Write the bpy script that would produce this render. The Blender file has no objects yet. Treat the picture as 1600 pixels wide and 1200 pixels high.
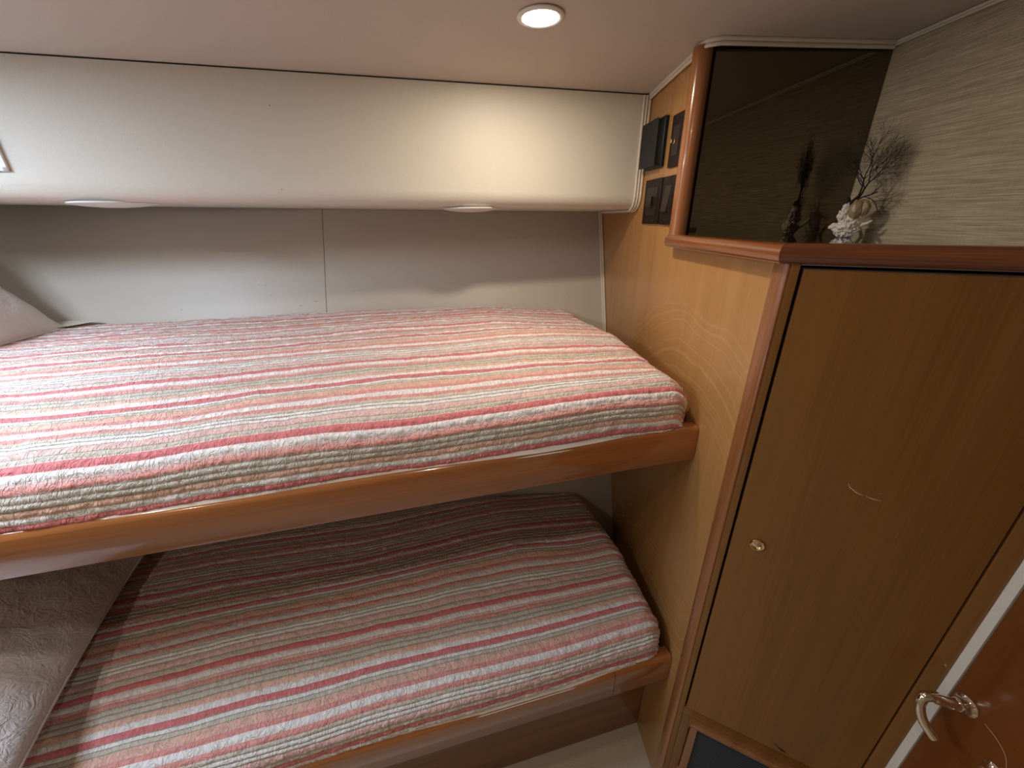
import bpy, bmesh, math, random, bisect
from mathutils import Vector, Matrix, noise
C = bpy.context.scene.collection
scene = bpy.context.scene
EYE = 1.45                      # camera height over the cabin floor; z below is measured from eye level

# ---------------------------------------------------------------- camera, world, lights, exposure
cam_d = bpy.data.cameras.new('camera'); cam = bpy.data.objects.new('camera', cam_d); C.objects.link(cam)
cam_d.sensor_width = 36.0; cam_d.lens = 36.0*610/1600; cam_d.clip_start = 0.01
_VY = Vector((-45.0, 257.0, -610.0)).normalized()
_u = Vector((-math.sin(math.radians(.8)), math.cos(math.radians(.8)), 0)); _k = Vector((0, 0, 1))
_Z = (_u*(-(_k.dot(_VY))) + _k*(_u.dot(_VY))).normalized()
if _Z.y < 0: _Z = -_Z
_X = _VY.cross(_Z)
M3 = Matrix((_X, _VY, _Z))
cam.matrix_world = Matrix.Translation((0, 0, EYE)) @ M3.to_4x4()
scene.camera = cam

w = bpy.data.worlds.new('World'); scene.world = w; w.use_nodes = True
w.node_tree.nodes['Background'].inputs[0].default_value = (0.9, 0.85, 0.8, 1)
w.node_tree.nodes['Background'].inputs[1].default_value = 0.15
scene.view_settings.view_transform = 'Standard'; scene.view_settings.look = 'None'
scene.view_settings.exposure = 0.06; scene.view_settings.gamma = 1.0
scene.view_settings.use_curve_mapping = False

WARM = (1.0, 0.84, 0.66); NEUT = (1.0, 0.90, 0.78); COOL = (0.64, 0.79, 1.0)
# downlights: x, y, power, colour (all set in the ceiling); lens and ring are built further down
DOWN = [(.101, .776, 2.1, WARM), (-.02, .12, 1.0, NEUT), (-.86, .12, 1.6, NEUT), (-.86, -.53, 2.0, WARM)]
HATCH = (-1.10, .34, .26, .26, 11.5, COOL)      # roof hatch letting daylight in over the left of the bunks

B = Vector((math.cos(math.atan(.186)), math.sin(math.atan(.186)), 0))   # along the bunks, to the right
N = Vector((-B.y, B.x, 0))                                             # towards the hull
O = Vector((.418, 0, 0))
def bf(s, t, z=0): return O + B*s + N*t + Vector((0, 0, z))

def ceil_z(x, y):
    t = (Vector((x, y, 0))-O).dot(N)
    z = .292
    if t > .72: z -= .05*(t-.72)**2 / .38
    return z

def area(name, loc, size, power, col, shape='DISK', rot=(0, 0, 0), spread=math.pi, sy=None):
    d = bpy.data.lights.new(name, 'AREA'); d.shape = shape; d.size = size
    if sy: d.size_y = sy
    d.energy = power; d.color = col; d.spread = spread
    o = bpy.data.objects.new(name, d); C.objects.link(o)
    o.location = (loc[0], loc[1], loc[2]+EYE); o.rotation_euler = rot
    return o
for x, y, p, c in DOWN:
    area('downlight_lamp', (x, y, ceil_z(x, y)-.009), .048, p, c)
area('hatch_daylight', (HATCH[0], HATCH[1], ceil_z(HATCH[0], HATCH[1])-.03), HATCH[2], HATCH[4], HATCH[5], 'RECTANGLE', sy=HATCH[3])

# ---------------------------------------------------------------- materials
def mat(name):
    m = bpy.data.materials.new(name); m.use_nodes = True
    nt = m.node_tree; b = nt.nodes['Principled BSDF']
    return m, nt, b
def nd(nt, t, **kw):
    n = nt.nodes.new(t)
    for k, v in kw.items():
        if k.startswith('i_'): n.inputs[k[2:].replace('_', ' ')].default_value = v
        else: setattr(n, k, v)
    return n
def plain(name, col, rough=.5, metal=0, coat=0, bump=0, bscale=200, spec=.5):
    m, nt, b = mat(name)
    b.inputs['Base Color'].default_value = (*col, 1); b.inputs['Roughness'].default_value = rough
    b.inputs['Metallic'].default_value = metal; b.inputs['Coat Weight'].default_value = coat
    b.inputs['Specular IOR Level'].default_value = spec
    tc = nd(nt, 'ShaderNodeTexCoord'); nz = nd(nt, 'ShaderNodeTexNoise'); nz.inputs['Scale'].default_value = bscale
    nz.inputs['Detail'].default_value = 3
    nt.links.new(tc.outputs['Object'], nz.inputs['Vector'])
    if bump:
        bp = nd(nt, 'ShaderNodeBump'); bp.inputs['Strength'].default_value = bump; bp.inputs['Distance'].default_value = .001
        nt.links.new(nz.outputs['Fac'], bp.inputs['Height']); nt.links.new(bp.outputs['Normal'], b.inputs['Normal'])
    mx = nd(nt, 'ShaderNodeMix', data_type='RGBA')
    mx.inputs[6].default_value = (*[c*.94 for c in col], 1); mx.inputs[7].default_value = (*[min(1, c*1.05) for c in col], 1)
    nt.links.new(nz.outputs['Fac'], mx.inputs[0]); nt.links.new(mx.outputs[2], b.inputs['Base Color'])
    return m
def wood(name, dark, mid, light, axis='z', rough=.2, coat=.4, fig=3.0, contrast=1.0, rot=0.0):
    """varnished veneer: fine grain stretched along one axis plus a broad figure"""
    m, nt, b = mat(name); L = nt.links.new
    g = nd(nt, 'ShaderNodeNewGeometry')
    mp = nd(nt, 'ShaderNodeMapping'); mp.inputs['Rotation'].default_value = (0, 0, rot)
    L(g.outputs['Position'], mp.inputs['Vector'])
    def stretched(lo, hi, det, dist=0):
        m2 = nd(nt, 'ShaderNodeMapping'); s = [hi, hi, hi]; s['xyz'.index(axis)] = lo
        m2.inputs['Scale'].default_value = s; L(mp.outputs[0], m2.inputs['Vector'])
        n = nd(nt, 'ShaderNodeTexNoise'); n.inputs['Scale'].default_value = 1; n.inputs['Detail'].default_value = det
        n.inputs['Distortion'].default_value = dist; L(m2.outputs[0], n.inputs['Vector']); return n
    fine = stretched(6, 420, 4); mid_n = stretched(1.3, 38, 4, .5); broad = stretched(.8, fig*3, 2, .8)
    a1 = nd(nt, 'ShaderNodeMath', operation='MULTIPLY'); a1.inputs[1].default_value = .30; L(fine.outputs['Fac'], a1.inputs[0])
    a2 = nd(nt, 'ShaderNodeMath', operation='MULTIPLY_ADD'); a2.inputs[1].default_value = .40; L(mid_n.outputs['Fac'], a2.inputs[0]); L(a1.outputs[0], a2.inputs[2])
    a3 = nd(nt, 'ShaderNodeMath', operation='MULTIPLY_ADD'); a3.inputs[1].default_value = .30; L(broad.outputs['Fac'], a3.inputs[0]); L(a2.outputs[0], a3.inputs[2])
    cr = nd(nt, 'ShaderNodeValToRGB'); e = cr.color_ramp.elements
    e[0].position = .5-.16/contrast; e[0].color = (*dark, 1); e[1].position = .5+.16/contrast; e[1].color = (*light, 1)
    k = e.new(.5); k.color = (*mid, 1)
    L(a3.outputs[0], cr.inputs[0]); L(cr.outputs[0], b.inputs['Base Color'])
    b.inputs['Roughness'].default_value = rough; b.inputs['Coat Weight'].default_value = coat; b.inputs['Coat Roughness'].default_value = .06
    bp = nd(nt, 'ShaderNodeBump'); bp.inputs['Strength'].default_value = .05; bp.inputs['Distance'].default_value = .0004
    L(a3.outputs[0], bp.inputs['Height']); L(bp.outputs['Normal'], b.inputs['Normal'])
    return m

BR = -math.atan(.186)
M = {}
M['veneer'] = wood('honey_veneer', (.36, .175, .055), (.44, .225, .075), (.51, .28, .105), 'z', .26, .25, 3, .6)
def rub_marks(m):
    """pale arcs where bedding has rubbed the varnish of the end panel"""
    nt = m.node_tree; L = nt.links.new; b = nt.nodes['Principled BSDF']; src = b.inputs['Base Color'].links[0].from_socket
    g = nd(nt, 'ShaderNodeNewGeometry'); tot = None
    for cy, cz_, r0, r1 in ((.75, EYE-.62, .24, .48), (.70, EYE-1.25, .28, .56)):
        d = nd(nt, 'ShaderNodeVectorMath', operation='DISTANCE'); d.inputs[1].default_value = (.418, cy, cz_); L(g.outputs['Position'], d.inputs[0])
        n1 = nd(nt, 'ShaderNodeTexNoise'); n1.inputs['Scale'].default_value = 6; L(g.outputs['Position'], n1.inputs['Vector'])
        a = nd(nt, 'ShaderNodeMath', operation='MULTIPLY_ADD'); a.inputs[1].default_value = .07; L(n1.outputs['Fac'], a.inputs[0]); L(d.outputs['Value'], a.inputs[2])
        n2 = nd(nt, 'ShaderNodeTexNoise', noise_dimensions='1D'); n2.inputs['Scale'].default_value = 110; n2.inputs['Detail'].default_value = 4; L(a.outputs[0], n2.inputs['W'])
        r1_ = nd(nt, 'ShaderNodeMapRange'); r1_.inputs['From Min'].default_value = .52; r1_.inputs['From Max'].default_value = .68; L(n2.outputs['Fac'], r1_.inputs['Value'])
        f0 = nd(nt, 'ShaderNodeMapRange'); f0.inputs['From Min'].default_value = r0; f0.inputs['From Max'].default_value = r0+.06; L(d.outputs['Value'], f0.inputs['Value'])
        f1 = nd(nt, 'ShaderNodeMapRange'); f1.inputs['From Min'].default_value = r1; f1.inputs['From Max'].default_value = r1-.06; L(d.outputs['Value'], f1.inputs['Value'])
        p = nd(nt, 'ShaderNodeMath', operation='MULTIPLY'); L(r1_.outputs[0], p.inputs[0]); L(f0.outputs[0], p.inputs[1])
        p2 = nd(nt, 'ShaderNodeMath', operation='MULTIPLY'); L(p.outputs[0], p2.inputs[0]); L(f1.outputs[0], p2.inputs[1])
        if tot is None: tot = p2
        else:
            q = nd(nt, 'ShaderNodeMath', operation='ADD'); L(tot.outputs[0], q.inputs[0]); L(p2.outputs[0], q.inputs[1]); tot = q
    k = nd(nt, 'ShaderNodeMath', operation='MULTIPLY'); k.inputs[1].default_value = .13; L(tot.outputs[0], k.inputs[0])
    mx = nd(nt, 'ShaderNodeMix', data_type='RGBA'); mx.inputs[7].default_value = (.80, .58, .34, 1)
    L(k.outputs[0], mx.inputs[0]); L(src, mx.inputs[6]); L(mx.outputs[2], b.inputs['Base Color'])
rub_marks(M['veneer'])
M['door'] = wood('shaded_door_veneer', (.17, .066, .010), (.215, .088, .014), (.26, .110, .020), 'z', .32, .15, 3, .9)  # same veneer as the end panel, with the locker's shade put into its colour
M['rail'] = wood('cherry_rail', (.27, .088, .024), (.36, .125, .034), (.45, .17, .050), 'x', .16, .6, 4, 1.0, BR)
M['post'] = wood('cherry_post', (.22, .080, .026), (.29, .115, .040), (.37, .16, .058), 'z', .2, .5, 6)
M['mould_y'] = wood('moulding_along', (.11, .030, .009), (.22, .070, .020), (.36, .135, .042), 'y', .1, .9, 9, 1.3)
M['mould_d'] = wood('moulding_front', (.09, .022, .007), (.16, .045, .013), (.24, .080, .025), 'x', .1, .9, 7, 1.2, math.radians(31.5))
M['entry'] = wood('entry_door_veneer', (.13, .036, .007), (.17, .050, .010), (.21, .066, .014), 'z', .2, .3, 3, .7)
M['base'] = wood('bunk_base_veneer', (.17, .062, .020), (.22, .085, .028), (.28, .115, .040), 'x', .2, .4, 3, .9, BR)
M['vinyl'] = plain('cream_vinyl', (.70, .665, .58), .5, bump=.25, bscale=500)
M['hull'] = plain('hull_lining', (.56, .51, .43), .42, bump=.12, bscale=350)
M['ceiling'] = plain('headliner_vinyl', (.60, .53, .45), .62, bump=.35, bscale=600)
M['piping'] = plain('cream_piping', (.72, .66, .54), .4)
M['carpet'] = plain('beige_carpet', (.62, .54, .42), .95, bump=1.0, bscale=260)
M['white'] = plain('white_enamel', (.80, .78, .74), .35)
M['brass'] = plain('polished_brass', (.83, .66, .42), .12, 1)
M['nickel'] = plain('polished_lever_metal', (.80, .70, .58), .09, 1)
M['plate'] = plain('brown_plastic', (.018, .012, .009), .45, spec=.2)
M['plate_dark'] = plain('dark_brown_plastic', (.014, .011, .010), .3)
M['rocker'] = plain('rocker_plastic', (.026, .018, .014), .35, spec=.3)
M['box'] = plain('black_green_plastic', (.006, .011, .012), .42, spec=.3)
M['grille'] = plain('dark_grille', (.020, .028, .036), .4)
M['gap'] = plain('shadow_gap_paint', (.01, .006, .004), .8)
M['sheet'] = plain('cream_sheet', (.72, .66, .54), .85, bump=.3, bscale=300)
M['hem'] = plain('white_quilt_hem', (.78, .74, .68), .85, bump=.3, bscale=400)
M['rock'] = plain('pitted_white_coral', (.78, .72, .66), .8, bump=1.0, bscale=160)
M['shell'] = plain('brown_shell', (.34, .24, .13), .25, coat=.5, bump=.3, bscale=60)
M['fan'] = plain('black_sea_fan', (.012, .009, .007), .7)
M['spike'] = plain('pale_coral_spike', (.70, .65, .56), .7, bump=.5, bscale=300)
M['counter'] = plain('dark_gloss_counter', (.060, .045, .028), .03, coat=1.0)
M['scuff'] = plain('pale_scuff', (.75, .62, .45), .6)
M['cap'] = plain('lens_rim', (.85, .82, .75), .3)

def smoked():
    m, nt, b = mat('smoked_mirror')
    b.inputs['Base Color'].default_value = (.010, .006, .003, 1); b.inputs['Roughness'].default_value = .02
    b.inputs['IOR'].default_value = 2.25; b.inputs['Specular Tint'].default_value = (.95, .82, .55, 1)
    b.inputs['Coat Weight'].default_value = .3; b.inputs['Coat Roughness'].default_value = .02
    return m
M['mirror'] = smoked()

def emit(name, col, s):
    m, nt, b = mat(name)
    b.inputs['Base Color'].default_value = (*col, 1)
    b.inputs['Emission Color'].default_value = (*col, 1); b.inputs['Emission Strength'].default_value = s
    return m
M['lamp_glow'] = emit('lit_lamp_glass', (1, .93, .80), 18)
M['hatch_glow'] = emit('daylit_acrylic', (.75, .88, 1), 3)

def wallpaper():
    m, nt, b = mat('woven_grasscloth'); L = nt.links.new
    g = nd(nt, 'ShaderNodeNewGeometry')
    def layer(sc, det):
        mp = nd(nt, 'ShaderNodeMapping'); mp.inputs['Scale'].default_value = sc; L(g.outputs['Position'], mp.inputs['Vector'])
        n = nd(nt, 'ShaderNodeTexNoise'); n.inputs['Scale'].default_value = 1; n.inputs['Detail'].default_value = det
        L(mp.outputs[0], n.inputs['Vector']); return n
    a = layer((12, 12, 640), 3); c = layer((40, 40, 1400), 2); v = layer((350, 350, 30), 2)
    m1 = nd(nt, 'ShaderNodeMath', operation='MULTIPLY_ADD'); m1.inputs[1].default_value = .6; L(a.outputs['Fac'], m1.inputs[0])
    m0 = nd(nt, 'ShaderNodeMath', operation='MULTIPLY'); m0.inputs[1].default_value = .3; L(c.outputs['Fac'], m0.inputs[0]); L(m0.outputs[0], m1.inputs[2])
    m2 = nd(nt, 'ShaderNodeMath', operation='MULTIPLY_ADD'); m2.inputs[1].default_value = .1; L(v.outputs['Fac'], m2.inputs[0]); L(m1.outputs[0], m2.inputs[2])
    cr = nd(nt, 'ShaderNodeValToRGB'); e = cr.color_ramp.elements
    e[0].position = .34; e[0].color = (.30, .245, .15, 1); e[1].position = .68; e[1].color = (.66, .58, .42, 1)
    k = e.new(.5); k.color = (.44, .37, .245, 1)
    L(m2.outputs[0], cr.inputs[0]); L(cr.outputs[0], b.inputs['Base Color']); b.inputs['Roughness'].default_value = .75
    bp = nd(nt, 'ShaderNodeBump'); bp.inputs['Strength'].default_value = .6; bp.inputs['Distance'].default_value = .001
    L(m2.outputs[0], bp.inputs['Height']); L(bp.outputs['Normal'], b.inputs['Normal'])
    return m
M['wallpaper'] = wallpaper()
M['jamb'] = plain('pale_jamb_fabric', (.78, .73, .63), .7, bump=.4, bscale=500)

# stripes of the quilt: width in channels of 1.05 cm, colour
RO=(.76,.23,.24); CO=(.80,.36,.32); BL=(.86,.58,.55); PE=(.84,.53,.42); WH=(.92,.90,.88); CR=(.68,.62,.53); SA=(.40,.37,.30); TA=(.64,.52,.43)
STR = [(1,RO),(1,WH),(1,PE),(.2,SA),(.8,CR),(.22,SA),(.7,CR),(.2,SA),(.8,CO),(.5,BL),(1.1,WH),(1.2,RO),(.12,WH),(.9,CR),(.12,SA),(1.4,BL),(.2,SA),(.6,WH),(.2,SA),
       (.6,WH),(.2,SA),(.6,CR),(.9,CO),(1.3,WH),(.9,CO),(1.4,PE),(.15,SA),(.5,CR),(.2,SA),(.5,WH),(.2,SA)]
TOT = sum(a for a, _ in STR); PERIOD = TOT*.0105
CUM = [sum(a for a, _ in STR[:i]) for i in range(len(STR))]
def quilt_mat(name, shift):
    m, nt, b = mat(name); L = nt.links.new
    uv = nd(nt, 'ShaderNodeUVMap'); sx = nd(nt, 'ShaderNodeSeparateXYZ'); L(uv.outputs[0], sx.inputs[0])
    ad = nd(nt, 'ShaderNodeMath', operation='ADD'); ad.inputs[1].default_value = shift; L(sx.outputs['Y'], ad.inputs[0])
    dv = nd(nt, 'ShaderNodeMath', operation='DIVIDE'); dv.inputs[1].default_value = PERIOD; L(ad.outputs[0], dv.inputs[0])
    fr = nd(nt, 'ShaderNodeMath', operation='FRACT'); L(dv.outputs[0], fr.inputs[0])
    cr = nd(nt, 'ShaderNodeValToRGB'); cr.color_ramp.interpolation = 'CONSTANT'; el = cr.color_ramp.elements
    tot = sum(a for a, _ in STR); p = 0
    for i, (wd, col) in enumerate(STR):
        e = el[i] if i < 1 else (el[1] if i == 1 else el.new(p/tot))
        e.position = p/tot; e.color = (*col, 1); p += wd
    L(fr.outputs[0], cr.inputs[0])
    nz = nd(nt, 'ShaderNodeTexNoise'); nz.inputs['Scale'].default_value = 900; nz.inputs['Detail'].default_value = 2
    L(uv.outputs[0], nz.inputs['Vector'])
    mx = nd(nt, 'ShaderNodeMix', data_type='RGBA', blend_type='MULTIPLY'); mx.inputs[0].default_value = .08
    L(cr.outputs[0], mx.inputs[6]); L(nz.outputs['Fac'], mx.inputs[7])
    L(mx.outputs[2], b.inputs['Base Color']); b.inputs['Roughness'].default_value = .85
    b.inputs['Sheen Weight'].default_value = .15
    bp = nd(nt, 'ShaderNodeBump'); bp.inputs['Strength'].default_value = .25; bp.inputs['Distance'].default_value = .0006
    # crinkles of washed cotton between the stitch lines
    mp = nd(nt, 'ShaderNodeMapping'); mp.inputs['Scale'].default_value = (95, 55, 1); L(uv.outputs[0], mp.inputs['Vector'])
    cn = nd(nt, 'ShaderNodeTexNoise'); cn.inputs['Scale'].default_value = 1; cn.inputs['Detail'].default_value = 3; cn.inputs['Distortion'].default_value = 1.2
    L(mp.outputs[0], cn.inputs['Vector'])
    sb = nd(nt, 'ShaderNodeMath', operation='SUBTRACT'); sb.inputs[1].default_value = .5; L(cn.outputs['Fac'], sb.inputs[0])
    ab = nd(nt, 'ShaderNodeMath', operation='ABSOLUTE'); L(sb.outputs[0], ab.inputs[0])
    mr = nd(nt, 'ShaderNodeMapRange'); mr.inputs['From Max'].default_value = .09; L(ab.outputs[0], mr.inputs['Value'])
    b2 = nd(nt, 'ShaderNodeBump'); b2.inputs['Strength'].default_value = .75; b2.inputs['Distance'].default_value = .0018
    L(nz.outputs['Fac'], bp.inputs['Height']); L(mr.outputs[0], b2.inputs['Height'])
    L(bp.outputs['Normal'], b2.inputs['Normal']); L(b2.outputs['Normal'], b.inputs['Normal'])
    return m

def pillow_mat():
    m, nt, b = mat('embossed_pillow_cotton'); L = nt.links.new
    tc = nd(nt, 'ShaderNodeTexCoord')
    n1 = nd(nt, 'ShaderNodeTexNoise'); n1.inputs['Scale'].default_value = 26; n1.inputs['Detail'].default_value = 3; n1.inputs['Distortion'].default_value = 2.2
    v = nd(nt, 'ShaderNodeTexVoronoi', feature='DISTANCE_TO_EDGE'); v.inputs['Scale'].default_value = 38
    L(tc.outputs['Object'], n1.inputs['Vector'])
    mx = nd(nt, 'ShaderNodeMix', data_type='VECTOR'); mx.inputs[0].default_value = .06
    L(tc.outputs['Object'], mx.inputs[4]); L(n1.outputs['Color'], mx.inputs[5]); L(mx.outputs[1], v.inputs['Vector'])
    ad = nd(nt, 'ShaderNodeMath', operation='ADD'); L(v.outputs['Distance'], ad.inputs[0]); L(n1.outputs['Fac'], ad.inputs[1])
    b.inputs['Base Color'].default_value = (.80, .74, .72, 1); b.inputs['Roughness'].default_value = .85; b.inputs['Sheen Weight'].default_value = .2
    bp = nd(nt, 'ShaderNodeBump'); bp.inputs['Strength'].default_value = .5; bp.inputs['Distance'].default_value = .005
    L(ad.outputs[0], bp.inputs['Height']); L(bp.outputs['Normal'], b.inputs['Normal'])
    return m
M['pillow'] = pillow_mat()

# ---------------------------------------------------------------- helpers
def obj(name, verts, faces, m, parent=None, smooth=False, kind=None, uvs=None, origin=None, bevel=0, seg=2):
    """verts are scene coordinates with z from eye level; one mesh object, origin at the base of its box"""
    xs = [v[0] for v in verts]; ys = [v[1] for v in verts]; zs = [v[2] for v in verts]
    o0 = Vector(origin) if origin is not None else Vector(((min(xs)+max(xs))/2, (min(ys)+max(ys))/2, min(zs)))
    me = bpy.data.meshes.new(name)
    me.from_pydata([(v[0]-o0.x, v[1]-o0.y, v[2]-o0.z) for v in verts], [], faces)
    if uvs is not None:
        ul = me.uv_layers.new(name='UVMap'); li = [0]*(2*len(me.loops))
        vi = [0]*len(me.loops); me.loops.foreach_get('vertex_index', vi)
        for k, i in enumerate(vi): li[2*k] = uvs[i][0]; li[2*k+1] = uvs[i][1]
        ul.data.foreach_set('uv', li)
    bm = bmesh.new(); bm.from_mesh(me)
    if bevel:
        es = [e for e in bm.edges if len(e.link_faces) == 2 and e.calc_face_angle(0) > .6]
        bmesh.ops.bevel(bm, geom=es, offset=bevel, segments=seg, profile=.6, affect='EDGES', clamp_overlap=True)
    bmesh.ops.recalc_face_normals(bm, faces=bm.faces[:])
    bm.to_mesh(me); bm.free()
    me.materials.append(m if not isinstance(m, str) else M[m])
    if smooth or bevel:
        me.polygons.foreach_set('use_smooth', [True]*len(me.polygons))
        try: me.set_sharp_from_angle(angle=math.radians(48))
        except Exception: pass
    o = bpy.data.objects.new(name, me); C.objects.link(o)
    w0 = o0 + Vector((0, 0, EYE))
    if parent is not None:
        p = parent; base = Vector((0, 0, 0))
        while p is not None: base += p.location; p = p.parent
        o.parent = parent; o.location = w0-base
    else: o.location = w0
    if kind: o['kind'] = kind
    return o
def empty(name, loc, label=None, cat=None, group=None, kind=None):
    o = bpy.data.objects.new(name, None); C.objects.link(o); o.empty_display_size = .05
    o.location = (loc[0], loc[1], loc[2]+EYE)
    if label: o['label'] = label
    if cat: o['category'] = cat
    if group: o['group'] = group
    if kind: o['kind'] = kind
    return o
def tag(o, label=None, cat=None, group=None, kind=None):
    if label: o['label'] = label
    if cat: o['category'] = cat
    if group: o['group'] = group
    if kind: o['kind'] = kind
    return o
def prism(poly, ext):
    n = len(poly); e = Vector(ext); V = [Vector(p) for p in poly]; V = V+[v+e for v in V]
    F = [tuple(range(n)), tuple(range(2*n-1, n-1, -1))]+[(i, (i+1) % n, n+(i+1) % n, n+i) for i in range(n)]
    return V, F
def box(c, ax, ay, az):
    """c = corner, three edge vectors"""
    c, ax, ay, az = map(Vector, (c, ax, ay, az))
    return prism([c, c+ax, c+ax+ay, c+ay], az)
def join(*vf):
    V = []; F = []
    for v, f in vf:
        k = len(V); V += list(v); F += [tuple(i+k for i in q) for q in f]
    return V, F
def tube(path, rad, n=8, cap=True):
    P = [Vector(p) for p in path]; V = []; F = []
    if not hasattr(rad, '__len__'): rad = [rad]*len(P)
    up = None
    for i, p in enumerate(P):
        d = (P[min(i+1, len(P)-1)]-P[max(i-1, 0)]).normalized()
        if up is None:
            up = d.orthogonal().normalized()
        up = (up-d*up.dot(d)).normalized(); s = d.cross(up)
        for k in range(n):
            a = 2*math.pi*k/n; V.append(p+(up*math.cos(a)+s*math.sin(a))*rad[i])
    for i in range(len(P)-1):
        for k in range(n):
            F.append((i*n+k, i*n+(k+1) % n, (i+1)*n+(k+1) % n, (i+1)*n+k))
    if cap: F += [tuple(range(n)), tuple(range((len(P)-1)*n, len(P)*n))]
    return V, F
def lathe(prof, o, axis, n=32):
    """prof = [(r, h)...] along axis"""
    a = Vector(axis).normalized(); u = a.orthogonal().normalized(); v = a.cross(u); o = Vector(o); V = []; F = []
    for r, h in prof:
        for k in range(n):
            t = 2*math.pi*k/n; V.append(o+a*h+(u*math.cos(t)+v*math.sin(t))*max(r, 1e-5))
    for i in range(len(prof)-1):
        for k in range(n): F.append((i*n+k, i*n+(k+1) % n, (i+1)*n+(k+1) % n, (i+1)*n+k))
    F += [tuple(range(n)), tuple(range((len(prof)-1)*n, len(prof)*n))]
    return V, F
def sweep(prof, path, out):
    """prof = closed 2-D outline [(outward, up)], path = corner points, out = outward direction at each (mitred)"""
    n = len(prof); V = []; F = []
    for p, o in zip(path, out):
        for a, b in prof: V.append(Vector(p)+Vector(o)*a+Vector((0, 0, b)))
    for i in range(len(path)-1):
        for k in range(n): F.append((i*n+k, i*n+(k+1) % n, (i+1)*n+(k+1) % n, (i+1)*n+k))
    F += [tuple(range(n)), tuple(range((len(path)-1)*n, len(path)*n))]
    return V, F
def grid(nu, nv, fn):
    V = [fn(i/nu, j/nv) for j in range(nv+1) for i in range(nu+1)]
    F = [(j*(nu+1)+i, j*(nu+1)+i+1, (j+1)*(nu+1)+i+1, (j+1)*(nu+1)+i) for j in range(nv) for i in range(nu)]
    return V, F
def arc(cx, cy, r, a0, a1, n):
    return [(cx+r*math.cos(math.radians(a0+(a1-a0)*i/n)), cy+r*math.sin(math.radians(a0+(a1-a0)*i/n))) for i in range(n+1)]

XL = -1.60          # head-end bulkhead, left of the picture
XR = .769           # wall-papered side of the alcove
XE = .705           # side wall with the entry door
YB = -1.05          # wall behind the photographer
FLOOR = -EYE
D = Vector((math.cos(math.radians(31.5)), -math.sin(math.radians(31.5)), 0))   # along the locker front
DN = Vector((-D.y*-1*-1, 0, 0)); DN = Vector((-math.sin(math.radians(31.5)), -math.cos(math.radians(31.5)), 0))  # out of the locker front
P0 = Vector((.44, .505, 0))
def df(s, o, z): return P0+D*s+DN*o+Vector((0, 0, z))

# ---------------------------------------------------------------- room shell
v, f = box((XL-.05, YB-.05, FLOOR-.03), (XR-XL+.25, 0, 0), (0, 3.0, 0), (0, 0, .03))
tag(obj('floor', v, f, 'carpet'), 'beige cut pile carpet of the cabin floor', kind='structure')
# headliner: gently curved down towards the hull
def cf(a, b):
    x = XL-.05+(XR+.1-XL)*a; y = YB-.05+b*2.75
    return Vector((x, y, ceil_z(x, y)))
v, f = grid(20, 90, cf)
nv0 = len(v); v2 = [p+Vector((0, 0, .03)) for p in v]
tag(obj('ceiling', v+v2, f+[tuple(nv0+i for i in reversed(q)) for q in f], 'ceiling', smooth=True), 'beige vinyl headliner curving down to the hull', kind='structure')

# hull lining: slants inward towards the floor; two panels with a seam
HS = .12            # direction of the hull in plan
def hull_y(x, z): return 1.346+.406*(z+.297)+HS*(x-.418)
hull = empty('wall_back', (-.5, 1.3, FLOOR), kind='structure', label='cream hull side behind both bunks')
xs = -.500
for k, (xa, xb) in enumerate(((XL, xs-.0022), (xs+.0022, .418))):
    poly = [(xa, hull_y(xa, -1.449), -1.449), (xb, hull_y(xb, -1.449), -1.449), (xb+(0 if k else 0), hull_y(xb, .29), .29), (xa, hull_y(xa, .29), .29)]
    v, f = prism(poly, (0, .02, 0)); obj('panel', v, f, 'hull', hull, bevel=.0015)
v, f = box((xs-.02, hull_y(xs, -1.44)+.021, -1.449), (.04, 0, 0), (0, .004, 0), (0, .706, 1.739))
obj('seam_backing', v, f, 'gap', hull)

M['mark'] = plain('grey_scuff', (.30, .26, .20), .6)
def mark(c, n, rad, parent, m='mark', stretch=1.0, name='mark'):
    c, n = Vector(c), Vector(n).normalized(); u = n.cross(Vector((0, 0, 1))).normalized(); v_ = n.cross(u)
    pts = [c+u*math.cos(k*.7854)*rad*stretch*(1+.3*math.sin(k*2.3))+v_*math.sin(k*.7854)*rad for k in range(8)]
    V, F = prism(pts, n*.0005); return obj(name, V, F, m, parent)
HULL_MARKS = ((-.688, -.167, .0022, 'scuff', 1.3), (-.671, -.177, .0014, 'mark', 1), (-.658, -.206, .0016, 'mark', 1), (-.900, -.234, .0016, 'mark', 1.2),
              (-.574, -.239, .0010, 'mark', 5), (-.530, -.228, .0009, 'mark', 9), (.218, -.191, .0012, 'scuff', 5), (.267, -.234, .0014, 'scuff', 3), (.280, -.251, .0012, 'scuff', 2.5), (-.036, -.192, .0014, 'mark', 1))
HNORM = Vector((HS, -1, .406)).normalized()
for x, z, rad, m, st in HULL_MARKS:
    mark((x, hull_y(x, z), z), HNORM, rad, hull, m, st)
# head-end bulkhead (left, out of the picture), wall behind the photographer
v, f = box((XL-.03, YB, FLOOR), (.03, 0, 0), (0, 2.5, 0), (0, 0, 1.72)); tag(obj('wall_left', v, f, 'hull'), 'plain cream bulkhead at the head of the bunks', kind='structure')
v, f = box((XL, YB-.03, FLOOR), (XR-XL+.1, 0, 0), (0, .03, 0), (0, 0, 1.745)); tag(obj('wall_rear', v, f, 'wallpaper'), 'woven beige wall behind the photographer', kind='structure')

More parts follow.
